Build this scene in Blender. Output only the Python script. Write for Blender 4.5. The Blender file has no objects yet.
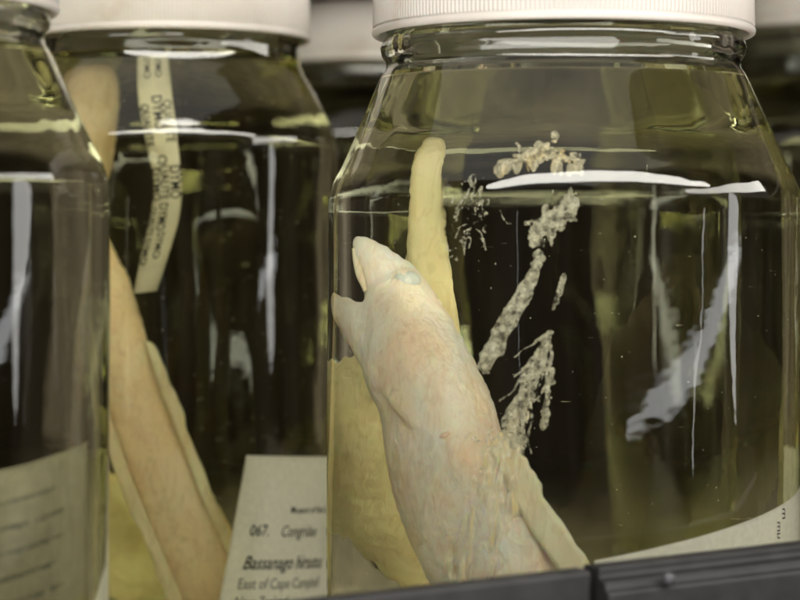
import bpy, bmesh, math, random
from mathutils import Vector, Matrix, noise
random.seed(7)
S = bpy.context.scene
COL = S.collection

# ------------------------------------------------------------------ camera
cd = bpy.data.cameras.new('camera'); cam = bpy.data.objects.new('camera', cd); COL.objects.link(cam)
cam.location = (0, -0.65, 0.085); cam.rotation_euler = (math.radians(90), 0, 0)
cd.sensor_width = 36; cd.lens = 36 * 2789 / 800
cd.clip_start = 0.01; cd.clip_end = 50
cd.dof.use_dof = True; cd.dof.focus_distance = 0.65; cd.dof.aperture_fstop = 15.5
S.camera = cam

# ------------------------------------------------------------------ world
W = bpy.data.worlds.new('World'); S.world = W; W.use_nodes = True
nt = W.node_tree; nt.nodes.clear()
wo = nt.nodes.new('ShaderNodeOutputWorld'); bg = nt.nodes.new('ShaderNodeBackground')
tc = nt.nodes.new('ShaderNodeTexCoord'); mp = nt.nodes.new('ShaderNodeMapping')
mp.inputs['Scale'].default_value = (2.6, 2.6, 0.55)
nz = nt.nodes.new('ShaderNodeTexNoise'); nz.inputs['Scale'].default_value = 1.9; nz.inputs['Detail'].default_value = 5
rp = nt.nodes.new('ShaderNodeValToRGB')
e = rp.color_ramp.elements
e[0].position = .38; e[0].color = (.012, .010, .008, 1)
e[1].position = .72; e[1].color = (.22, .19, .16, 1)
m = e.new(.55); m.color = (.075, .060, .050, 1)
nt.links.new(tc.outputs['Generated'], mp.inputs['Vector']); nt.links.new(mp.outputs[0], nz.inputs['Vector'])
nt.links.new(nz.outputs['Fac'], rp.inputs[0]); nt.links.new(rp.outputs[0], bg.inputs['Color'])
bg.inputs['Strength'].default_value = 0.9
nt.links.new(bg.outputs[0], wo.inputs[0])

# ------------------------------------------------------------------ lamps
def area(name, loc, target, sx, sy, power, color):
    l = bpy.data.lights.new(name, 'AREA'); l.shape = 'RECTANGLE'; l.size = sx; l.size_y = sy
    l.energy = power; l.color = color
    o = bpy.data.objects.new(name, l); COL.objects.link(o); o.location = loc
    d = Vector(target) - Vector(loc); o.rotation_euler = d.to_track_quat('-Z', 'Y').to_euler()
    return o
area('front_strip_lamp', (0.22, -0.74, 0.735), (0.06, 0.0, 0.11), 2.3, 0.26, 20, (1.0, .96, .90))
area('side_strip_lamp', (0.98, -0.10, 0.43), (0.03, 0.0, 0.11), 0.9, 0.14, 2.8, (1.0, .96, .90))
area('overhead_fill', (-0.25, -0.45, 1.35), (0, 0.0, 0.09), 2.6, 1.7, 9, (1.0, .97, .92))  # added overhead fill, large and dim
area('low_fill_lamp', (-0.15, -0.98, -0.56), (0, 0, 0.08), 2.0, 0.70, 24, (1.0, .97, .93))  # added fill behind and below the camera, its reflection kept out of frame
area('right_lamp', (0.85, -0.10, 0.17), (0.03, 0, 0.12), 0.10, 0.28, .28, (1.0, .98, .97))
for n_ in ('front_strip_lamp', 'right_lamp'): bpy.data.objects[n_].data.shape = 'ELLIPSE'
sl_ = area('streak_lamp', (0.80, -0.48, 0.065), (0.03, 0, 0.09), 1.10, 0.030, .26, (.95, .96, 1.0))  # made-up source, shaped to draw the diagonal streak on the glass
sl_.data.shape = 'ELLIPSE'; sl_.rotation_euler.rotate_axis('Z', math.radians(5))
area('left_glint_lamp', (-0.31, -0.83, 0.075), (0.038, 0, 0.09), 0.006, 0.15, .006, (1, 1, 1))  # sliver of a lamp added only for a vertical glint line
area('right_glint_lamp', (0.80, -0.42, 0.075), (0.038, 0, 0.09), 0.009, 0.15, .012, (1, 1, 1))  # second added sliver, for the glint line further right

S.view_settings.view_transform = 'Standard'; S.view_settings.look = 'None'
S.view_settings.exposure = 0.48; S.view_settings.gamma = 1
S.render.engine = 'CYCLES'
cy = S.cycles
cy.max_bounces = 24; cy.transmission_bounces = 24; cy.glossy_bounces = 8; cy.diffuse_bounces = 3
cy.transparent_max_bounces = 24; cy.volume_bounces = 0
cy.caustics_reflective = True; cy.caustics_refractive = True; cy.blur_glossy = 0.1
cy.sample_clamp_indirect = 4.0; cy.use_denoising = True
cy.use_adaptive_sampling = False

# ------------------------------------------------------------------ helpers
def link(o, parent=None):
    COL.objects.link(o)
    if parent is not None: o.parent = parent
    return o
def mesh_obj(name, verts, faces, mat, parent=None, smooth=True, mats=None, fmat=None):
    me = bpy.data.meshes.new(name); me.from_pydata(verts, [], faces); me.update()
    for mm in (mats or [mat]): me.materials.append(mm)
    if fmat: me.polygons.foreach_set('material_index', fmat)
    if smooth: me.polygons.foreach_set('use_smooth', [True] * len(me.polygons))
    return link(bpy.data.objects.new(name, me), parent)
def tag(o, label, cat, group=None, kind=None):
    if label: o['label'] = label
    if cat: o['category'] = cat
    if group: o['group'] = group
    if kind: o['kind'] = kind
    return o
def empty(name, loc=(0, 0, 0)):
    o = bpy.data.objects.new(name, None); COL.objects.link(o); o.location = loc; o.empty_display_size = .01
    return o
def new_mat(name):
    m = bpy.data.materials.new(name); m.use_nodes = True; m.node_tree.nodes.clear()
    return m, m.node_tree
def N(nt, t, **kw):
    n = nt.nodes.new('ShaderNode' + t)
    for k, v in kw.items():
        if k in n.inputs: n.inputs[k].default_value = v
        else: setattr(n, k, v)
    return n
def coords(nt, scale=(1, 1, 1)):
    t = N(nt, 'TexCoord'); mp = N(nt, 'Mapping'); mp.inputs['Scale'].default_value = scale
    nt.links.new(t.outputs['Object'], mp.inputs['Vector']); return mp.outputs[0]
def ramp(nt, fac, stops):
    r = N(nt, 'ValToRGB'); els = r.color_ramp.elements
    els[0].position, els[0].color = stops[0][0], (*stops[0][1], 1)
    els[1].position, els[1].color = stops[-1][0], (*stops[-1][1], 1)
    for p, c in stops[1:-1]:
        x = els.new(p); x.color = (*c, 1)
    nt.links.new(fac, r.inputs[0]); return r.outputs[0]
def bump(nt, h, strength, dist, prev=None):
    b = N(nt, 'Bump', Strength=strength, Distance=dist); nt.links.new(h, b.inputs['Height'])
    if prev is not None: nt.links.new(prev, b.inputs['Normal'])
    return b.outputs[0]

# ------------------------------------------------------------------ materials
def glass_mat(name, ior, color, wob, streak=(60, 60, 9), rough=0.0, det=2.0):
    m, nt = new_mat(name); out = N(nt, 'OutputMaterial')
    g = N(nt, 'BsdfGlass', Roughness=rough, IOR=ior); g.inputs['Color'].default_value = (*color, 1)
    v = coords(nt, streak); n1 = N(nt, 'TexNoise', Scale=1.0, Detail=det)
    nt.links.new(v, n1.inputs['Vector'])
    v2 = coords(nt, (230, 230, 260)); n2 = N(nt, 'TexNoise', Scale=1.0, Detail=1.0)
    nt.links.new(v2, n2.inputs['Vector'])
    b = bump(nt, n1.outputs['Fac'], 1.0, wob)
    b = bump(nt, n2.outputs['Fac'], 1.0, wob * 0.022, b)
    nt.links.new(b, g.inputs['Normal']); nt.links.new(g.outputs[0], out.inputs[0])
    return m
N_F = 1.36
M_GLASS = glass_mat('glass', 1.5, (.985, .992, .95), 0.0008, det=1.5)
M_INNER = glass_mat('glass_inner', 1.5, (.985, .995, .96), 0.0008)
M_IFACE = glass_mat('glass_wet', 1.5 / N_F, (.99, .995, .97), 0.0012, det=0)

def fluid_mat(name, level, dens, col):
    m, nt = new_mat(name); out = N(nt, 'OutputMaterial')
    g = N(nt, 'BsdfGlass', Roughness=0.0, IOR=N_F); tr = N(nt, 'BsdfTransparent')
    geo = N(nt, 'NewGeometry'); tcn = N(nt, 'TexCoord'); sp = N(nt, 'SeparateXYZ')
    nt.links.new(tcn.outputs['Object'], sp.inputs[0])
    gt = N(nt, 'Math', operation='GREATER_THAN'); gt.inputs[1].default_value = level - 0.0012
    nt.links.new(sp.outputs['Z'], gt.inputs[0])
    mx = N(nt, 'MixShader'); nt.links.new(gt.outputs[0], mx.inputs[0])
    nt.links.new(tr.outputs[0], mx.inputs[1]); nt.links.new(g.outputs[0], mx.inputs[2])
    va = N(nt, 'VolumeAbsorption', Density=dens); va.inputs['Color'].default_value = (*col, 1)
    nt.links.new(mx.outputs[0], out.inputs['Surface']); nt.links.new(va.outputs[0], out.inputs['Volume'])
    return m

def lid_mat():
    m, nt = new_mat('lid_plastic'); out = N(nt, 'OutputMaterial'); p = N(nt, 'BsdfPrincipled', Roughness=.42)
    v = coords(nt, (60, 60, 60)); n = N(nt, 'TexNoise', Scale=1.0, Detail=4.0); nt.links.new(v, n.inputs['Vector'])
    c = ramp(nt, n.outputs['Fac'], [(.28, (.30, .265, .22)), (.42, (.36, .335, .30)), (.7, (.40, .375, .345))])
    nt.links.new(c, p.inputs['Base Color'])
    v2 = coords(nt, (900, 900, 900)); n2 = N(nt, 'TexNoise', Scale=1.0); nt.links.new(v2, n2.inputs['Vector'])
    nt.links.new(bump(nt, n2.outputs['Fac'], .25, .0002), p.inputs['Normal'])
    p.inputs['Subsurface Weight'].default_value = .15; p.inputs['Subsurface Scale'].default_value = .002
    nt.links.new(p.outputs[0], out.inputs[0]); return m
M_LID = lid_mat()

def flesh_mat(name, stops, scale=(45, 45, 45), sss=.25, bs=.00045, rough=.45, fibre=(160, 160, 40)):
    m, nt = new_mat(name); out = N(nt, 'OutputMaterial'); p = N(nt, 'BsdfPrincipled', Roughness=rough)
    v = coords(nt, scale); n = N(nt, 'TexNoise', Scale=1.0, Detail=6.0, Distortion=.6); nt.links.new(v, n.inputs['Vector'])
    c = ramp(nt, n.outputs['Fac'], stops)
    v3 = coords(nt, (420, 420, 160)); n3 = N(nt, 'TexNoise', Scale=1.0, Detail=5.0, Distortion=1.5); nt.links.new(v3, n3.inputs['Vector'])
    c3 = ramp(nt, n3.outputs['Fac'], [(.36, (.80, .74, .66)), (.5, (1, 1, 1)), (.62, (1, 1, 1)), (.75, (1.0, .93, .86))])
    mx = N(nt, 'Mix', data_type='RGBA', blend_type='MULTIPLY'); mx.inputs[0].default_value = .5
    nt.links.new(c, mx.inputs[6]); nt.links.new(c3, mx.inputs[7]); nt.links.new(mx.outputs[2], p.inputs['Base Color'])
    v2 = coords(nt, fibre); n2 = N(nt, 'TexNoise', Scale=1.6, Detail=9.0, Roughness=.62, Distortion=2.6); nt.links.new(v2, n2.inputs['Vector'])
    nt.links.new(bump(nt, n2.outputs['Fac'], .9, bs), p.inputs['Normal'])
    p.inputs['Subsurface Weight'].default_value = sss; p.inputs['Subsurface Radius'].default_value = (1, .5, .25)
    p.inputs['Subsurface Scale'].default_value = .003
    nt.links.new(p.outputs[0], out.inputs[0]); return m
M_EEL = flesh_mat('eel_skin', [(.30, (.94, .92, .90)), (.42, (.94, .88, .79)), (.53, (.93, .81, .68)), (.65, (.90, .71, .56)), (.80, (.86, .64, .49))], scale=(60, 60, 42), bs=.0011, sss=.3, rough=.33, fibre=(200, 200, 70))
M_JAW = flesh_mat('eel_jaw_skin', [(.3, (.84, .76, .60)), (.7, (.72, .58, .36))])
M_FIN = flesh_mat('eel_fin', [(.3, (.90, .88, .72)), (.7, (.80, .68, .48))], fibre=(500, 500, 60))
M_EELB = flesh_mat('eel_tan_skin', [(.3, (.88, .76, .54)), (.55, (.85, .68, .44)), (.75, (.74, .55, .36))], bs=.0003)
M_FINB = flesh_mat('eel_tan_fin', [(.3, (.90, .82, .60)), (.7, (.82, .68, .42))], fibre=(500, 500, 60))
M_LOBE = flesh_mat('snout_skin', [(.3, (.56, .48, .32)), (.55, (.46, .36, .21)), (.75, (.28, .18, .10))], bs=.0006, fibre=(420, 420, 60))
M_YEL = flesh_mat('yellow_eel_skin', [(.3, (.66, .62, .40)), (.6, (.62, .56, .34)), (.8, (.52, .45, .27))], bs=.0003)
M_EYE = flesh_mat('clouded_eye', [(.3, (.60, .63, .62)), (.7, (.46, .50, .50))], bs=.0001, rough=.4, sss=.1)
M_LENS = flesh_mat('clouded_lens', [(.3, (.72, .73, .70)), (.7, (.64, .65, .63))], bs=.00005, rough=.3)
M_PINK = flesh_mat('pink_scar', [(.3, (.88, .66, .56)), (.7, (.84, .56, .46))])

def mucus_mat(name, cols, tr=.35):
    m, nt = new_mat(name); out = N(nt, 'OutputMaterial'); p = N(nt, 'BsdfPrincipled', Roughness=.5)
    v = coords(nt, (300, 300, 300)); n = N(nt, 'TexNoise', Scale=1.0, Detail=5.0); nt.links.new(v, n.inputs['Vector'])
    nt.links.new(ramp(nt, n.outputs['Fac'], cols), p.inputs['Base Color'])
    tl = N(nt, 'BsdfTranslucent'); tl.inputs[0].default_value = (.75, .72, .6, 1)
    t = N(nt, 'BsdfTransparent'); a = N(nt, 'MixShader'); a.inputs[0].default_value = .25
    nt.links.new(p.outputs[0], a.inputs[1]); nt.links.new(tl.outputs[0], a.inputs[2])
    b = N(nt, 'MixShader')
    n2 = N(nt, 'TexNoise', Scale=2.3, Detail=4.0); nt.links.new(v, n2.inputs['Vector'])
    r = N(nt, 'MapRange'); r.inputs[1].default_value = .35; r.inputs[2].default_value = .65
    r.inputs[3].default_value = max(0, tr - .3); r.inputs[4].default_value = min(1, tr + .3)
    nt.links.new(n2.outputs['Fac'], r.inputs[0]); nt.links.new(r.outputs[0], b.inputs[0])
    nt.links.new(a.outputs[0], b.inputs[1]); nt.links.new(t.outputs[0], b.inputs[2])
    nt.links.new(b.outputs[0], out.inputs[0]); return m
M_MUC = mucus_mat('mucus', [(.35, (.86, .84, .76)), (.65, (.70, .66, .55))], .70)
M_VEIL = mucus_mat('mucus_veil', [(.35, (.86, .80, .66)), (.65, (.78, .68, .52))], .66)
M_CLOT = mucus_mat('clot', [(.3, (.36, .33, .28)), (.5, (.74, .68, .54)), (.64, (.78, .62, .34)), (.78, (.55, .36, .16))], .55)
M_SPECK = mucus_mat('speck', [(.3, (.8, .8, .74)), (.7, (.6, .6, .5))], .0)

def simple(name, col, rough=.6, spec=.5, nscale=None, amt=.15, bmp=0):
    m, nt = new_mat(name); out = N(nt, 'OutputMaterial'); p = N(nt, 'BsdfPrincipled', Roughness=rough)
    p.inputs['Specular IOR Level'].default_value = spec
    p.inputs['Base Color'].default_value = (*col, 1)
    if nscale:
        v = coords(nt, (nscale,) * 3); n = N(nt, 'TexNoise', Scale=1.0, Detail=6.0); nt.links.new(v, n.inputs['Vector'])
        nt.links.new(ramp(nt, n.outputs['Fac'], [(.3, tuple(c * (1 - amt) for c in col)), (.7, tuple(min(1, c * (1 + amt)) for c in col))]), p.inputs['Base Color'])
        if bmp: nt.links.new(bump(nt, n.outputs['Fac'], .6, bmp), p.inputs['Normal'])
    nt.links.new(p.outputs[0], out.inputs[0]); return m
M_PAPER = simple('label_paper', (.88, .86, .80), .8, .2, 700, .06, .0001)
M_PAPERA = simple('label_paper_aged', (.27, .25, .17), .8, .2, 300, .12)
M_SMUDGE = simple('smudged_ink', (.17, .155, .11), .8, .2, 400, .4)
M_INK = simple('ink', (.012, .012, .012), .7, .2)
M_INKG = simple('ink_grey', (.07, .07, .065), .7, .2)
M_TAPE = simple('tape', (.54, .50, .36), .45, .5, 220, .12)
M_RAIL = simple('black_plastic', (.008, .0078, .008), .55, .4, 180, .5, .0002)
M_BOLT = simple('bolt_metal', (.035, .035, .04), .45, .5)
M_SHELF = simple('shelf_paint', (.15, .13, .09), .6, .4, 40, .3)
M_WALL = simple('back_panel', (.066, .052, .040), .8, .3, 9, .35)

# ------------------------------------------------------------------ lathe / jar builder
def smooth_profile(pts, step=.0012):
    """Catmull-Rom through (r, z) points whose third value is 1 for a corner."""
    out = []
    n = len(pts)
    for i in range(n - 1):
        p1, p2 = Vector(pts[i][:2]), Vector(pts[i + 1][:2])
        c1 = len(pts[i]) > 2; c2 = len(pts[i + 1]) > 2
        p0 = Vector(pts[i - 1][:2]) if i > 0 and not c1 else p1
        p3 = Vector(pts[i + 2][:2]) if i + 2 < n and not c2 else p2
        k = max(1, min(14, int((p2 - p1).length / step)))
        for j in range(k):
            t = j / k
            v = .5 * ((2 * p1) + (p2 - p0) * t + (2 * p0 - 5 * p1 + 4 * p2 - p3) * t * t + (3 * p1 - p0 - 3 * p2 + p3) * t ** 3)
            out.append((max(v.x, 0), v.y))
    out.append(tuple(pts[-1][:2])); return out
def lathe(name, prof, mats, parent, seg=160, matfn=None, wob=None):
    verts, faces, fm = [], [], []
    rows = []
    for (r, z) in prof:
        if r < 1e-6:
            rows.append([len(verts)]); verts.append((0, 0, z))
        else:
            row = []
            for i in range(seg):
                a = 2 * math.pi * i / seg
                rr = r + (wob(a, z, r) if wob else 0)
                row.append(len(verts)); verts.append((rr * math.cos(a), rr * math.sin(a), z))
            rows.append(row)
    for k in range(len(rows) - 1):
        A, B = rows[k], rows[k + 1]
        mi = matfn(k, prof) if matfn else 0
        for i in range(seg):
            j = (i + 1) % seg
            if len(A) == 1 and len(B) == 1: continue
            if len(A) == 1: faces.append((A[0], B[j], B[i]))
            elif len(B) == 1: faces.append((A[i], A[j], B[0]))
            else: faces.append((A[i], A[j], B[j], B[i]))
            fm.append(mi)
    return mesh_obj(name, verts, faces, None, parent, True, mats, fm)

def make_jar(loc, R, rn, z_sh, z_neck, z_lid, lid_h, level, rounded=False, base=-.010, ribs=264, label='', cat='specimen jar', tint=1.0, ribbed=True):
    """R body radius, rn neck radius, z_sh top of body wall, z_neck foot of neck, z_lid lid hem"""
    t = .0024
    root = empty('specimen_jar', loc)
    tag(root, label, cat, 'lidded glass specimen jars on the shelf')
    zt = z_lid + lid_h - .004
    if rounded:
        sh = [(R, z_sh), (R - .0012, z_sh + .006), (R - .0038, z_sh + .0125), (R - .0070, z_sh + .0185), (R - .0098, z_sh + .0232), (rn + .0002, z_neck)]
    else:
        sh = [(R, z_sh - .004), (R - .0002, z_sh - .0005), (R - .0014, z_sh + .0035), (R - .0040, z_sh + .0085), (rn + .0022, z_neck - .0022), (rn + .0002, z_neck + .0012)]
    B = base
    outer = [(0, B + .0015), (R - .012, B + .0015), (R - .008, B), (R - .0035, B + .0008), (R - .0008, B + .0035), (R, B + .008), (R, B + .03), (R, z_sh - .02)] + sh + [
        (rn, z_neck + .003), (rn + .0010, z_neck + .0045), (rn + .0014, z_neck + .0062), (rn + .0008, z_neck + .0078), (rn - .0002, z_neck + .0088),
        (rn - .0001, z_neck + .0100), (rn + .0007, z_neck + .0112), (rn + .0001, z_neck + .0124), (rn - .0006, z_neck + .0145), (rn + .0003, z_neck + .017), (rn - .0008, z_neck + .020), (rn - .0008, zt)]
    def off(p):
        return [(q[0] - t, q[1]) for q in p]
    inner = [(rn - .0008 - t, zt), (rn - .0008 - t, z_neck + .010), (rn - t - .0002, z_neck + .002)]
    sh_in = [(q[0] - t, q[1] - t * .35) for q in reversed(sh)]
    inner += sh_in + [(R - t, z_sh - .02), (R - t, B + .03), (R - t - .0003, B + .011), (R - t - .003, B + .0062), (R - .014, B + .0048), (0, B + .0055)]
    po = smooth_profile(outer); pi = smooth_profile(inner)
    # insert the exact waterline row into the inner profile
    pi2 = []
    for a, b in zip(pi, pi[1:]):
        pi2.append(a)
        if a[1] > level > b[1]:
            f = (a[1] - level) / (a[1] - b[1]); pi2.append((a[0] + (b[0] - a[0]) * f, level))
    pi2.append(pi[-1])
    prof = po + pi2
    no = len(po)
    def matfn(k, P):
        if k < no: return 0
        return 2 if P[k][1] <= level + 1e-7 and P[k + 1][1] < level + 1e-7 else 1
    ph = loc[0] * 90
    def wob(a, z, r):
        return .00018 * math.sin(3 * a + ph + z * 40) + .00010 * math.sin(7 * a + ph * 2 - z * 55)
    lathe('glass_body', prof, [M_GLASS, M_INNER, M_IFACE], root, 200, matfn, wob)
    # fluid
    eps = .00006
    fl = [(0, B + .0055 + eps)] + [(max(q[0] - eps, 0), q[1] + (eps if q[1] < B + .012 else 0)) for q in reversed(pi2) if q[1] < level - 1e-6][1:]
    rl = [q[0] for q in pi2 if abs(q[1] - level) < 1e-7][0] - eps
    fl += [(rl, level - .0014), (rl, level), (rl - .0006, level - .0004), (rl - .0016, level - .0007), (rl - .004, level - .0008), (0, level - .0008)]
    fl = [q for i, q in enumerate(fl) if i == 0 or (q[0] - fl[i - 1][0]) ** 2 + (q[1] - fl[i - 1][1]) ** 2 > 1e-10]
    fm = fluid_mat('preserving_fluid', level, 5.4 * tint, (.972, .940, .46))
    lathe('preserving_fluid', fl, [fm], root, 200, None, wob)
    # lid with vertical ribs
    r = rn + .0030; z0 = z_lid; z1 = z_lid + lid_h
    amp = .00032 if ribbed else 0
    lp = [(rn + .0014, z1 - .0020, 0), (rn + .0014, z0 + .0015, 0), (rn + .0018, z0 + .0002, 0), (r - .0002, z0, 0), (r + .0002, z0 + .0003, 0), (r + .0004, z0 + .0009, 0), (r + .0003, z0 + .0015, 0), (r - .0003, z0 + .0019, 0), (r - .0003, z0 + .0021, 0),
          (r - .0001, z0 + .0024, 1), (r - .0002, z0 + .010, 1), (r - .0004, z1 - .0018, 1), (r - .0007, z1 - .0012, 0), (r - .0018, z1 - .0003, 0), (r - .005, z1, 0), (0, z1, 0)]
    lp = [(0, z1 - .0020, 0)] + lp
    seg = ribs * 4
    pat = [1, .55, -1, .55]
    verts, faces, rows = [], [], []
    for (rr, z, k) in lp:
        if rr == 0: rows.append([len(verts)]); verts.append((0, 0, z)); continue
        row = []
        for i in range(seg):
            a = 2 * math.pi * i / seg; q = rr + (amp * pat[i % 4] if k else 0)
            row.append(len(verts)); verts.append((q * math.cos(a), q * math.sin(a), z))
        rows.append(row)
    for A, B in zip(rows, rows[1:]):
        for i in range(seg):
            j = (i + 1) % seg
            if len(A) == 1: faces.append((A[0], B[j], B[i]))
            elif len(B) == 1: faces.append((A[i], A[j], B[0]))
            else: faces.append((A[i], A[j], B[j], B[i]))
    lid = mesh_obj('lid', verts, faces, M_LID, root)
    return root

# ------------------------------------------------------------------ setting
def box(name, lo, hi, mat, parent=None, bev=0):
    bm = bmesh.new(); bmesh.ops.create_cube(bm, size=1)
    for v in bm.verts:
        v.co = Vector([(lo[i] + hi[i]) / 2 + v.co[i] * (hi[i] - lo[i]) for i in range(3)])
    if bev: bmesh.ops.bevel(bm, geom=bm.edges[:], offset=bev, segments=4, affect='EDGES', profile=.5)
    me = bpy.data.meshes.new(name); bm.to_mesh(me); bm.free(); me.materials.append(mat)
    if bev: me.polygons.foreach_set('use_smooth', [True] * len(me.polygons))
    return link(bpy.data.objects.new(name, me), parent)
sh = box('shelf', (-.9, -.16, -.035), (.9, 1.0, -.0105), M_SHELF); sh['kind'] = 'structure'
wl = box('back_panel', (-.9, 1.0, -.035), (.9, 1.02, .45), M_WALL); wl['kind'] = 'structure'
us = box('shading_shelf', (-.9, .25, .215), (.9, 1.0, .235), M_WALL); us['kind'] = 'structure'  # unseen, added over the back row to shade its lids

# ------------------------------------------------------------------ jars
jm = make_jar((.038, 0, 0), .055, .0412, .1092, .1372, .1462, .022, .1364, tint=.7,
              label='large front glass jar with white ribbed lid holding the open-mouthed pale eel')
ja = make_jar((-.1156, -.07, 0), .055, .0412, .1100, .1372, .1449, .022, .1364,
              label='blurred nearest glass jar cut off by the left edge of the photo')
jb = make_jar((-.065, .13, 0), .0475, .0366, .1255, .1530, .1572, .022, .1522, rounded=True, ribs=230, tint=1.6,
              label='second-row glass jar with wide white lid holding a tan eel and strip of tape')
jc = make_jar((-.010, .35, 0), .0475, .0366, .1390, .1640, .1680, .021, .160, rounded=True, ribs=200,
              label='farthest blurred jar whose white lid shows between the two larger lids')
jd = make_jar((.158, .33, 0), .055, .0412, .1380, .1670, .1785, .022, .160, ribs=220,
              label='blurred back-row jar at the far right behind the main jar')

# ------------------------------------------------------------------ organic bodies
def spline(pts, n):
    """pts: tuples of floats, Catmull-Rom resampled to n points"""
    out = []
    L = len(pts)
    for i in range(n):
        u = i / (n - 1) * (L - 1); k = min(int(u), L - 2); t = u - k
        P = [pts[max(0, min(L - 1, k + d))] for d in (-1, 0, 1, 2)]
        out.append([.5 * (2 * b + (c - a) * t + (2 * a - 5 * b + 4 * c - d) * t * t + (3 * b - a - 3 * c + d) * t ** 3) for a, b, c, d in zip(*P)])
    return out
def tube_geo(pts, flat=1.0, n=40, seg=40, depth=Vector((0, 1, 0))):
    """pts (x,y,z,r): a closed tube with round ends; flat = thickness along depth / width"""
    sp = spline(pts, n); V, F = [], []
    for i, p in enumerate(sp):
        c = Vector(p[:3]); a = Vector(sp[max(0, i - 1)][:3]); b = Vector(sp[min(n - 1, i + 1)][:3])
        t = (b - a).normalized(); side = t.cross(depth).normalized(); dd = side.cross(t).normalized()
        for j in range(seg):
            an = 2 * math.pi * j / seg
            V.append(c + side * math.cos(an) * p[3] + dd * math.sin(an) * p[3] * flat)
    for i in range(n - 1):
        for j in range(seg):
            k = (j + 1) % seg
            F.append((i * seg + j, i * seg + k, (i + 1) * seg + k, (i + 1) * seg + j))
    F.append(tuple(reversed(range(seg)))); F.append(tuple(range((n - 1) * seg, n * seg)))
    return V, F
def ball_geo(c, r, sc=(1, 1, 1), sub=3):
    bm = bmesh.new(); bmesh.ops.create_icosphere(bm, subdivisions=sub, radius=1)
    V = [Vector((c[0] + v.co.x * r * sc[0], c[1] + v.co.y * r * sc[1], c[2] + v.co.z * r * sc[2])) for v in bm.verts]
    F = [tuple(v.index for v in f.verts) for f in bm.faces]; bm.free(); return V, F
def fuse(name, geos, mat, parent, voxel=.0006, smooth=3, wrinkle=None):
    """merge overlapping pieces into one continuous skin"""
    V, F = [], []
    for v, f in geos:
        o = len(V); V += [tuple(x) for x in v]; F += [tuple(i + o for i in q) for q in f]
    me = bpy.data.meshes.new('tmp'); me.from_pydata(V, [], F); me.update()
    o = bpy.data.objects.new('tmp', me); COL.objects.link(o)
    r = o.modifiers.new('r', 'REMESH'); r.mode = 'VOXEL'; r.voxel_size = voxel
    s = o.modifiers.new('s', 'SMOOTH'); s.factor = .5; s.iterations = smooth
    dg = bpy.context.evaluated_depsgraph_get(); dg.update()
    m2 = bpy.data.meshes.new_from_object(o.evaluated_get(dg))
    bpy.data.objects.remove(o); bpy.data.meshes.remove(me)
    m2.name = name; m2.materials.clear(); m2.materials.append(mat)
    if wrinkle:
        ns = [v.normal.copy() for v in m2.vertices]
        for v, nn in zip(m2.vertices, ns): v.co += nn * wrinkle(v.co)
        m2.update()
    m2.polygons.foreach_set('use_smooth', [True] * len(m2.polygons))
    return link(bpy.data.objects.new(name, m2), parent)
def fin_strip(name, path, width_dir, w, mat, parent, thick=.0006, n=50, ruff=.0008, taper=.12):
    """a thin solid fin ridge along path"""
    sp = spline(path, n); V, F = [], []
    for i, p in enumerate(sp):
        c = Vector(p[:3]); u = i / (n - 1); wd = Vector(width_dir).normalized()
        ww = w * min(1, (u / taper) ** .5, ((1 - u) / taper) ** .5) + .0002
        ww += ruff * (noise.noise(Vector((u * 16, 3.1, 0))))
        a = Vector(sp[max(0, i - 1)][:3]); b = Vector(sp[min(n - 1, i + 1)][:3]); t = (b - a).normalized()
        nn = t.cross(wd).normalized()
        m = 6
        for s in (1, -1):
            for j in range(m + 1):
                q = j / m if s == 1 else 1 - j / m
                V.append(c + wd * ww * q + nn * (s * thick * (1 - .75 * q) + .0006 * math.sin(u * 30 + q * 3) * q))
    k = 14
    for i in range(n - 1):
        for j in range(k):
            l = (j + 1) % k
            F.append((i * k + j, i * k + l, (i + 1) * k + l, (i + 1) * k + j))
    F.append(tuple(reversed(range(k)))); F.append(tuple(range((n - 1) * k, n * k)))
    return mesh_obj(name, V, F, mat, parent)

# ---- the pale eel in the front jar
eel = empty('conger_eel', (.030, -.021, .006))
tag(eel, 'pale pinkish eel head with gaping mouth standing in the front jar', 'preserved eel', 'preserved eels in the jars')
O = -Vector(eel.location)
def loc4(pts): return [(p[0] + O.x, p[1] + O.y, p[2] + O.z, p[3]) for p in pts]
body = loc4([(.0075, -.007, .0905, .0045), (.0070, -.008, .0875, .0062), (.0068, -.010, .0815, .0088), (.0085, -.014, .0720, .0113), (.0118, -.018, .0620, .0115),
             (.0138, -.020, .0514, .0122), (.0170, -.022, .0415, .0133), (.0222, -.022, .0307, .0143), (.0281, -.022, .0202, .0132), (.0330, -.020, .0060, .0130), (.0340, -.016, -.0010, .0100), (.0345, -.015, -.0030, .006)])
ujaw = loc4([(-.0022, -.006, .0988, .0013), (-.0012, -.006, .0980, .0024), (.0010, -.006, .0960, .0034), (.0038, -.006, .0925, .0048), (.0062, -.007, .0885, .0064), (.008, -.010, .082, .0075)])
ljaw = loc4([(-.0112, -.006, .0862, .0010), (-.0104, -.006, .0850, .0022), (-.0085, -.0065, .0832, .0032), (-.0055, -.007, .0815, .0042), (-.0015, -.008, .0790, .0058), (.003, -.010, .076, .008)])
def wr(co):
    q = co * 1000
    v = .00032 * noise.noise(Vector((q.x * .16, q.y * .16, q.z * .07)))
    v += .00028 * noise.noise(Vector((q.x * .5 + q.z * .2, q.y * .4, q.z * .5 - q.x * .15)))
    v += .00013 * abs(noise.noise(Vector((q.x * 1.1, q.y * 1.1, q.z * .9 + q.x * .6))))
    return v
pect = loc4([(.0015, -.0240, .0640, .0016), (.0042, -.0262, .0610, .0022), (.0080, -.0280, .0570, .0022), (.0108, -.0288, .0545, .0012)])
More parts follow.
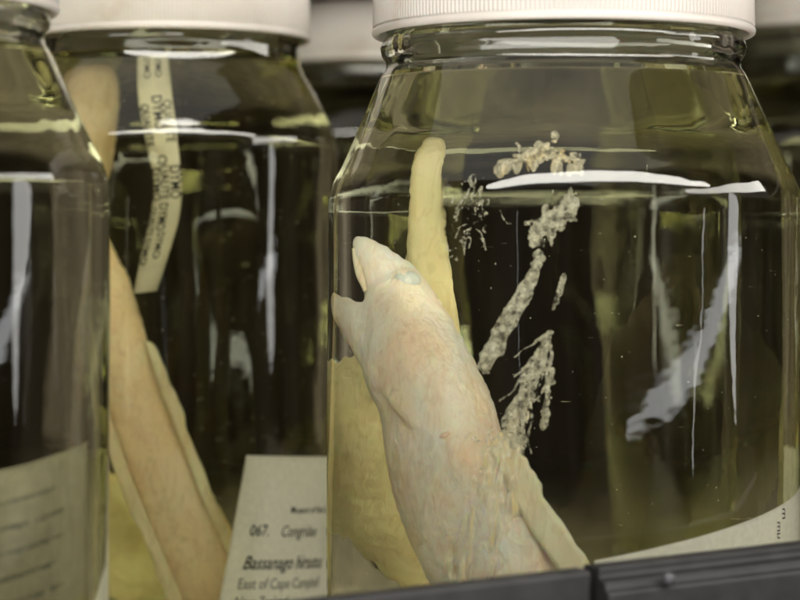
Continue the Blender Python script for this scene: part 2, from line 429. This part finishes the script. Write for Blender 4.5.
geos = [tube_geo(body, .95, 60), tube_geo(ujaw, .72, 30), tube_geo(ljaw, .85, 30), tube_geo(pect, .8, 24, 16),
        ball_geo((.0078 + O.x, -.0115 + O.y, .0893 + O.z), .0030, (1.2, .9, 1))]
fuse('body', geos, M_EEL, eel, .0005, 5, wr)
V, F = ball_geo((.0078 + O.x, -.0125 + O.y, .0893 + O.z), .0027, (1.2, .68, .92), 3)
eye_ = mesh_obj('eye', V, F, M_EYE, eel)
V, F = ball_geo((.0078 + O.x, -.0133 + O.y, .0893 + O.z), .0014, (1.1, .8, 1), 3)
mesh_obj('lens', V, F, M_LENS, eye_)
fin_strip('dorsal_fin', [(x + O.x, y + O.y, z + O.z) for x, y, z in
          [(.0225, -.0290, .0520), (.0250, -.0310, .0460), (.0275, -.0320, .0400), (.0320, -.0330, .0320), (.0370, -.0330, .0240), (.0415, -.0300, .0120), (.0430, -.026, .002)]],
          (.8, -.45, .45), .0058, M_FIN, eel, .0014)
V, F = tube_geo(loc4([(.0112, -.0310, .0548, .0003), (.0122, -.0313, .0552, .0006), (.0136, -.0314, .0557, .0003)]), .8, 12, 12)
mesh_obj('scar', V, F, M_PINK, eel)
# gum ridge inside the upper jaw
V, F = tube_geo(loc4([(-.0030, -.0070, .0970, .0006), (-.0024, -.0070, .0945, .0009), (-.0012, -.0075, .0905, .0010), (-.0002, -.0085, .0872, .0006)]), .8, 20, 12)
mesh_obj('gum', V, F, M_JAW, eel)

# ---- yellow eel tail behind it, same jar
ye = empty('yellow_eel', (.006, .024, .006)); O = -Vector(ye.location)
tag(ye, 'blurred yellow eel tail rising behind the pale eel head', 'preserved eel', 'preserved eels in the jars')
yb = loc4([(.0178, .012, .1160, .0010), (.0172, .012, .1135, .0022), (.0162, .012, .1060, .0031), (.0165, .013, .0900, .0040), (.0160, .016, .0740, .0072), (.0100, .022, .0600, .0110),
           (.0080, .022, .0480, .0118), (.0110, .023, .0380, .0100), (.0180, .024, .0280, .0085), (.027, .028, .012, .008), (.029, .030, -.001, .005)])
fuse('body', [tube_geo(yb, .7, 50)], M_YEL, ye, .0008, 4, wr)

# ---- tan eel in the second-row jar
te = empty('tan_eel', (-.053, .105, .006)); O = -Vector(te.location)
tag(te, 'slender tan eel leaning diagonally in the second-row jar beside its label', 'preserved eel', 'preserved eels in the jars')
tb = loc4([(-.0880, .128, .1120, .0040), (-.0850, .123, .1040, .0062), (-.0793, .1150, .0902, .0066), (-.0756, .1100, .0755, .0071), (-.0700, .1050, .0548, .0080), (-.0640, .1030, .0380, .0088),
           (-.0580, .1030, .0233, .0096), (-.0525, .1050, .0085, .0098), (-.0500, .108, -.0002, .0070), (-.049, .109, -.002, .004)])
fuse('body', [tube_geo(tb, .8, 60)], M_EELB, te, .0006, 4, wr)
fin_strip('fin', [(x + O.x, y + O.y, z + O.z) for x, y, z in [(-.0835, .108, .080), (-.0800, .104, .068), (-.0765, .0995, .054), (-.0715, .097, .038), (-.0660, .097, .024), (-.0600, .098, .008), (-.055, .102, -.008)]],
          (-.8, -.2, -.45), .0030, M_FINB, te, .0010)
fin_strip('fin', [(x + O.x, y + O.y, z + O.z) for x, y, z in [(-.0680, .106, .074), (-.0640, .102, .062), (-.0600, .100, .050), (-.0550, .0975, .036), (-.0500, .0975, .024), (-.0450, .100, .010), (-.040, .105, -.006)]],
          (.8, -.2, .45), .0024, M_FINB, te, .0010)
sn = empty('brown_eel', (-.0830, .120, .100)); O = -Vector(sn.location)
tag(sn, 'blunt brown wrinkled snout rising under the second-row lid', 'preserved eel', 'preserved eels in the jars')
sb = loc4([(-.0806, .119, .1462, .0030), (-.0808, .119, .1440, .0052), (-.0816, .119, .1385, .0070), (-.0830, .119, .1300, .0080), (-.0850, .120, .1190, .0078), (-.0880, .122, .1080, .0060), (-.090, .125, .099, .004)])
fuse('body', [tube_geo(sb, .8, 40)], M_LOBE, sn, .0006, 3, wr)
yc = empty('yellow_eel', (-.086, .150, .006)); O = -Vector(yc.location)
tag(yc, 'yellow eel piece low behind the tan eel in the second-row jar', 'preserved eel', 'preserved eels in the jars')
fuse('body', [tube_geo(loc4([(-.094, .145, .046, .003), (-.088, .148, .038, .007), (-.080, .150, .026, .0095), (-.072, .152, .010, .0095), (-.067, .152, .000, .0060), (-.066, .151, -.002, .004)]), .8, 40)], M_YEL, yc, .0008, 3, wr)
# ------------------------------------------------------------------ debris and strands
def ragged(path, n, rad, spread, seed, mat, name, lab, cat='debris', voxel=.00030, group='shreds of mucus in the front jar', blobs=.25, run=(6, 22), fray=1.0):
    """torn fibres that wander along the path, with a few clots among them"""
    rnd = random.Random(seed); sp = spline(path, 60)
    c0 = Vector(sp[30][:3]); geos = []
    for i in range(n):
        st = rnd.randint(-4, 57); ln = rnd.randint(*run); w0 = spread * .5
        ox, oz, oy = rnd.gauss(0, 1), rnd.gauss(0, 1), rnd.gauss(0, .8)
        if rnd.random() < blobs:
            p = sp[max(0, min(59, st))]; w = p[3] * w0
            geos.append(ball_geo(Vector(p[:3]) - c0 + Vector((ox, oy, oz)) * w, rad * rnd.uniform(.5, 1.3), (rnd.uniform(.6, 1.4), .7, rnd.uniform(.7, 1.8)), 1)); continue
        pts = []; k = max(3, ln // 3); dx = rnd.gauss(0, .5) * fray; dz = rnd.gauss(0, .3) * fray
        for q in range(k + 1):
            u = max(0, min(59, st + int(ln * q / k))); p = sp[u]; w = p[3] * w0
            c = Vector(p[:3]) - c0 + Vector((ox + dx * q + rnd.gauss(0, .25), oy + rnd.gauss(0, .2), oz + dz * q + rnd.gauss(0, .25))) * w
            if pts and (Vector(pts[-1][:3]) - c).length < 1e-4: c.z -= 3e-4
            pts.append((c.x, c.y, c.z, rad * rnd.uniform(.3, .8)))
        geos.append(tube_geo(pts, .8, 10, 6))
    o = fuse(name, geos, mat, None, voxel, 1, lambda co: .00018 * noise.noise(co * 1800 + Vector((seed, 0, 0))))
    o.location = c0; tag(o, lab, cat, group); return o
ragged([(.0235, -.030, .1112, .3), (.0270, -.030, .1122, .6), (.0312, -.030, .1142, 1.2), (.0345, -.030, .1134, 1.0), (.0395, -.030, .1118, .5)], 170, .0007, .0026, 3, M_CLOT, 'tissue_clump',
       'ragged brown and ochre tissue clump floating near the front jar shoulder', blobs=.8, run=(3, 9), fray=1.0, voxel=.00025)
ragged([(.0312, -.030, .0995, .9), (.0328, -.030, .1010, 1.1), (.0342, -.030, .1022, .8), (.0360, -.030, .1052, .4), (.0382, -.030, .1066, .5)], 80, .0010, .0026, 4, M_MUC, 'mucus_flake',
       'pale grey flake hanging just below the brown clump', blobs=.7, run=(3, 10))
ragged([(.0316, -.031, .0955, .5), (.0296, -.031, .0890, .9), (.0262, -.031, .0820, 1), (.0232, -.031, .0760, 1), (.0210, -.031, .0700, .8)], 150, .0006, .0013, 5, M_MUC, 'mucus_strand',
       'thick straight grey mucus strand above the eel back', fray=.2, run=(10, 34))
ragged([(.0338, -.031, .0780, .3), (.0325, -.031, .0735, .8), (.0300, -.031, .0670, 1), (.0268, -.031, .0600, 1.2), (.0255, -.0315, .0545, 1.7)], 130, .0005, .0018, 6, M_MUC, 'mucus_strand',
       'lower frayed mucus strand joining the eel back', fray=.5, run=(8, 26))
ragged([(.0368, -.030, .0910, .3), (.0358, -.030, .0870, .5), (.0346, -.030, .0830, .3)], 16, .0006, .0010, 13, M_MUC, 'mucus_strand',
       'small detached mucus shred above the lower frayed strand', run=(10, 40), fray=.2)
ragged([(.0345, -.030, .0700, .3), (.0336, -.030, .0640, .6), (.0322, -.030, .0570, .4)], 34, .0007, .0016, 9, M_MUC, 'mucus_strand',
       'short thin broken shred beside the lower frayed strand', run=(8, 24), fray=.5)
ragged([(.0200, -.030, .1100, .6), (.0180, -.030, .1040, 1), (.0160, -.030, .0970, 1.2)], 34, .0004, .0040, 8, M_MUC, 'mucus_wisp',
       'faint wispy shreds left of the thick strand', run=(8, 26), fray=.4)
def film_mat():
    m, nt = new_mat('mucus_film'); out = N(nt, 'OutputMaterial'); p = N(nt, 'BsdfPrincipled', Roughness=.4)
    t = N(nt, 'TexCoord'); mp = N(nt, 'Mapping'); mp.inputs['Rotation'].default_value = (0, math.radians(-28), 0); mp.inputs['Scale'].default_value = (520, 300, 75)
    nt.links.new(t.outputs['Object'], mp.inputs['Vector'])
    n = N(nt, 'TexNoise', Scale=1.0, Detail=6.0, Distortion=1.2); nt.links.new(mp.outputs[0], n.inputs['Vector'])
    nt.links.new(ramp(nt, n.outputs['Fac'], [(.35, (.80, .70, .54)), (.55, (.90, .84, .70)), (.7, (.90, .74, .40))]), p.inputs['Base Color'])
    nt.links.new(bump(nt, n.outputs['Fac'], .8, .0006), p.inputs['Normal'])
    r = N(nt, 'MapRange'); r.inputs[1].default_value = .40; r.inputs[2].default_value = .68; r.inputs[3].default_value = .04; r.inputs[4].default_value = .75
    nt.links.new(n.outputs['Fac'], r.inputs[0])
    tr = N(nt, 'BsdfTransparent'); b = N(nt, 'MixShader'); nt.links.new(r.outputs[0], b.inputs[0])
    nt.links.new(tr.outputs[0], b.inputs[1]); nt.links.new(p.outputs[0], b.inputs[2]); nt.links.new(b.outputs[0], out.inputs[0]); return m
def film(path, lab, seed):
    sp = spline(path, 70); V, F = [], []; c0 = Vector(sp[35][:3]); m = 20
    for lay in (0, 1):
        for i, p in enumerate(sp):
            a = Vector(sp[max(0, i - 1)][:3]); b = Vector(sp[min(69, i + 1)][:3]); t = (b - a).normalized()
            side = t.cross(Vector((0, 1, 0))).normalized()
            for j in range(m + 1):
                q = j / m * 2 - 1; w = p[3] * (1 + .45 * noise.noise(Vector((i * .16, seed + (q > 0) * 9, 0))))
                c = Vector(p[:3]) + side * w * q + Vector((0, p[3] * .55 * q * q + .0006 * noise.noise(Vector((i * .2, j * .3, seed))), 0))
                V.append(c - c0 + Vector((0, .00025 * lay, 0)))
    K = 70 * (m + 1); w = m + 1
    for i in range(69):
        for j in range(m):
            a = i * w + j; F.append((a, a + 1, a + w + 1, a + w)); F.append((K + a, K + a + w, K + a + w + 1, K + a + 1))
    o = mesh_obj('mucus_veil', V, F, film_mat()); o.location = c0
    tag(o, lab, 'debris', 'shreds of mucus in the front jar'); return o
film([(.0285, -.0320, .0610, .0010), (.0262, -.0330, .0550, .0026), (.0240, -.0352, .0480, .0048), (.0215, -.0362, .0400, .0066), (.0190, -.0372, .0310, .0070), (.0175, -.0372, .0230, .0060)],
     'translucent mucus veil smeared down the pale eel back', 4)
def specks(name, n, cx, cy, R, z0, z1, seed, lab, r0=.00010):
    rnd = random.Random(seed); V, F = [], []
    for i in range(n):
        a = rnd.uniform(0, 2 * math.pi); q = R * rnd.random() ** .5
        c = Vector((q * math.cos(a), q * math.sin(a), rnd.uniform(z0, z1) - z0))
        v, f = ball_geo(c, r0 * rnd.uniform(.5, 1.5), (1, 1, rnd.uniform(.6, 1.6)), 1)
        o = len(V); V += v; F += [tuple(i + o for i in k) for k in f]
    o = mesh_obj(name, V, F, M_SPECK); o.location = (cx, cy, z0)
    tag(o, lab, 'specks', None, 'stuff'); return o
specks('suspended_specks', 420, -.065, .13, .043, .01, .148, 11, 'fine pale specks suspended in the second-row jar fluid', .00013)
specks('suspended_specks', 260, .038, 0, .050, .01, .110, 12, 'fine pale specks suspended in the front jar fluid', .00010)

# ------------------------------------------------------------------ labels and lettering
def curved(cx, cy, rho, fn):
    def f(s, t, d=0):
        a, z = fn(s, t); r = rho + d
        return (cx + r * math.sin(a / rho), cy - r * math.cos(a / rho), z)
    return f
def sheet(name, f, s0, s1, t0, t1, mat, thick=.00022, ns=60, ntt=24, parent=None):
    V, F = [], []
    for d in (0, -thick):
        for i in range(ns + 1):
            for j in range(ntt + 1):
                V.append(f(s0 + (s1 - s0) * i / ns, t0 + (t1 - t0) * j / ntt, d))
    K = (ns + 1) * (ntt + 1); w = ntt + 1
    for i in range(ns):
        for j in range(ntt):
            a = i * w + j; F.append((a, a + 1, a + w + 1, a + w)); F.append((K + a, K + a + w, K + a + w + 1, K + a + 1))
    for i in range(ns):
        a = i * w; F.append((a, a + w, K + a + w, K + a)); a = i * w + ntt; F.append((a, K + a, K + a + w, a + w))
    for j in range(ntt):
        a = j; F.append((a, K + a, K + a + 1, a + 1)); a = ns * w + j; F.append((a, a + 1, K + a + 1, K + a))
    return mesh_obj(name, V, F, mat, parent)
def letters(name, f, items, mat, parent, lift=.00012):
    """items: (text, s, t, size, xscale, bold, shear) ; s right, t down to the baseline"""
    V, F = [], []
    for (txt, s, t, size, xs, bold, shear) in items:
        cu = bpy.data.curves.new('txt', 'FONT'); cu.body = txt; cu.size = 1; cu.shear = shear; cu.offset = bold
        cu.resolution_u = 3
        o = bpy.data.objects.new('txt', cu); COL.objects.link(o)
        dg = bpy.context.evaluated_depsgraph_get(); dg.update()
        m = bpy.data.meshes.new_from_object(o.evaluated_get(dg))
        bm = bmesh.new(); bm.from_mesh(m); bmesh.ops.triangulate(bm, faces=bm.faces[:])
        base = len(V); bm.verts.ensure_lookup_table()
        for v in bm.verts: V.append(f(s + v.co.x * size * xs, t - v.co.y * size, lift))
        for fc in bm.faces: F.append(tuple(base + q.index for q in fc.verts))
        bm.free(); bpy.data.objects.remove(o); bpy.data.meshes.remove(m); bpy.data.curves.remove(cu)
    return mesh_obj(name, V, F, mat, parent, smooth=False)
def rebase(objs, p):
    """keep world geometry but move the origins to point p"""
    for o in objs:
        for v in o.data.vertices: v.co -= Vector(p)

# second-row jar slip
RB = .0437
fB = curved(-.065, .13, RB, lambda s, t: (.0248 + s - .20 * t, .0437 - t - .055 * s))
r = empty('paper_label', (-.040, .095, .007))
tag(r, 'cream museum label reading 067. and Bassanago in the second-row jar', 'paper label', 'paper labels inside the jars')
a = sheet('slip', fB, 0, .052, 0, .045, M_PAPER, parent=r)
b = letters('lettering', fB, [
    ('Museum of New Zealand', .0175, .0152, .0026, .9, .012, 0), ('067.', .0050, .0212, .0042, .85, .012, 0), ('Congridae', .0150, .0214, .0042, .85, .004, .15),
    ('Bassanago hirsutus', .0046, .0300, .0050, .80, .012, .28)], M_INK, r)
c = letters('lettering', fB, [('East of Cape Campbell', .0042, .0352, .0040, .82, .002, 0), ('New Zealand', .0042, .0398, .0038, .82, .002, 0)], M_INKG, r)
rebase([a, b, c], r.location)
# make the slip long enough for the two last lines
for v in a.data.vertices:
    pass

# front jar slip, its top edge sweeping up to the right
RM = .0517
fM = curved(.038, 0, RM, lambda s, t: (.0036 + s, .0292 - t + .190 * s))
r = empty('paper_label', (.055, -.050, .006))
tag(r, 'cream label with a few dark letters wrapped low around the right of the front jar', 'paper label', 'paper labels inside the jars')
a = sheet('slip', fM, 0, .076, 0, .032, M_PAPER, parent=r)
fMv = curved(.038, 0, RM, lambda s, t: (.0560 - t * .9, .0345 + s))
b = letters('lettering', fMv, [('m', .0012, .0000, .0040, .9, .004, 0), ('um', -.003, .0030, .0036, .9, .004, 0)], M_INK, r)
rebase([a, b], r.location)

# nearest jar: far slip with smudged lines, near slip corner
fA2 = curved(-.1156, -.07, .0445, lambda s, t: (.030 + s, .0500 - t + .16 * s))
r = empty('paper_label', (-.1156, -.022, .006))
tag(r, 'blurred olive label with smudged dark lines inside the left jar', 'paper label', 'paper labels inside the jars')
a = sheet('slip', fA2, -.045, .037, 0, .053, M_PAPERA, parent=r)
V, F = [], []
for k in range(9):
    t0 = .0062 + k * .0050; rnd = random.Random(k)
    for i in range(44):
        s0 = -.042 + i * .0016 - (.0012 if k % 3 else .004)
        if rnd.random() < .04: continue
        h = .0006 + .0009 * abs(noise.noise(Vector((i * .35, k * 3.3, 0)))) + rnd.uniform(0, .0003); b0 = len(V)
        V += [fA2(s0, t0, .00012), fA2(s0 + .0015, t0, .00012), fA2(s0 + .0015, t0 + h, .00012), fA2(s0, t0 + h, .00012)]; F.append((b0, b0 + 1, b0 + 2, b0 + 3))
b = mesh_obj('lettering', V, F, M_SMUDGE, r, smooth=False)
rebase([a, b], r.location)
fA3 = curved(-.1156, -.07, .0518, lambda s, t: (.0655 + s, .0180 - t + .9 * s))
r = empty('paper_label', (-.066, -.075, .007))
tag(r, 'white label corner at the bottom right of the left jar', 'paper label', 'paper labels inside the jars')
a = sheet('slip', fA3, 0, .020, 0, .012, M_PAPER, parent=r); rebase([a], r.location)

# printed backing tape in the second-row jar: a twisting ribbon
tp = empty('backing_tape', (-.0671, .096, .0871))
tag(tp, 'curling cream strip of printed tape hanging in the second-row jar', 'printed tape')
cl = spline([(-.0660, .0985, .1500, .0040, .2), (-.0653, .0965, .1383, .0042, .1), (-.0640, .0955, .1276, .0040, -.25), (-.0627, .0950, .1169, .0040, -.5), (-.0632, .0950, .1076, .0040, -.35),
             (-.0649, .0955, .0990, .0036, -.1), (-.0673, .0960, .0871, .0030, .3)], 80)
def tapef(s, t, d=0):
    """s across -1..1, t along 0..1"""
    u = max(0, min(.9999, t)) * 79; k = int(u); q = u - k
    A, B = cl[k], cl[min(79, k + 1)]
    p = [x + (y - x) * q for x, y in zip(A, B)]
    c = Vector(p[:3]) - Vector(tp.location); ang = p[4]
    side = Vector((math.cos(ang), math.sin(ang), .12)); nn = Vector((math.sin(ang), -math.cos(ang), 0))
    return tuple(c + side * p[3] * s + nn * (d - .0012 * s * s))
sheet('strip', tapef, -1, 1, 0, 1, M_TAPE, .00018, 10, 80, tp)
def ft(s, t, d=0):      # lettering runs down the strip: s along, t across
    return tapef(t, s, d)
def flip(s, t, d=0): return tapef(-t, s, d)
items = []
L = .066
def tl(txt, along, across, size, bold=.01): return (txt, along / L, across, size / L, 1.0, bold, 0)
V0 = []
for txt, al, ac, sz in [('DYMO', .0290, -.95, .0036), ('QUALITE DYMO', .0260, -.28, .0034), ('DYMO', .0290, .40, .0036), ('QUALITE DYMO', .0410, -.95, .0026),
                        ('QUALITE', .0130, -.90, .0028), ('DYMO', .0110, -.20, .0034), ('QUALITE', .0125, .42, .0028), ('DYMO', .0500, -.1, .0028), ('DYMO', .0008, .1, .0022), ('DYMO', .0008, -.6, .0022)]:
    # map glyphs: x along strip, y towards -across
    def g(s, t, d=0, al=al, ac=ac): return tapef(ac - t / .0040, (al + s) / L, d)
    V0.append((g, (txt, 0, 0, sz, .95, .012, 0)))
for g, it in V0:
    letters('lettering', g, [it], M_INK, tp)

# ------------------------------------------------------------------ front rail
rail = empty('shelf_rail', (.03, -.103, -.0005))
tag(rail, 'black plastic rail running blurred along the front edge of the shelf', 'rail')
P0 = Vector((-.060, -.135, -.0605 + .085)); P1 = Vector((.110, -.056, -.0495 + .085))
def rail_seg(name, a, b, w, up, prof):
    """prof list of (across, z) closed loop swept from a to b"""
    d = (b - a).normalized(); side = Vector((d.y, -d.x, 0)).normalized(); V, F = [], []
    for p in (a, b):
        for (q, z) in prof: V.append(p + side * q + Vector((0, 0, z)) - Vector(rail.location))
    n = len(prof)
    for i in range(n): F.append((i, (i + 1) % n, n + (i + 1) % n, n + i))
    F.append(tuple(reversed(range(n)))); F.append(tuple(range(n, 2 * n)))
    o = mesh_obj(name, V, F, M_RAIL, rail, smooth=False)
    bv = o.modifiers.new('b', 'BEVEL'); bv.width = .0012; bv.segments = 3
    return o
dr = (P1 - P0); mid = P0 + dr * .585
base = lambda z: z
rail_seg('rail_section', P0 - dr * .5, mid - dr * .004, 0, 0, [(0, 0), (-.006, 0), (-.006, -.0360), (0, -.0360)])
rail_seg('rail_section', mid + dr * .004, P1 + dr * .5, 0, 0, [(0, .0002), (-.007, .0002), (-.007, -.0420), (.004, -.0420), (.004, -.0048), (.0025, -.0040), (.0025, -.0028), (0, -.0020)])
bp = mid + dr * .075 + Vector((dr.y, -dr.x, 0)).normalized() * .0048 + Vector((0, 0, -.0030)) - Vector(rail.location)
V, F = ball_geo(bp, .0014, (1, 1, 1), 3)
mesh_obj('bolt', V, F, M_BOLT, rail)
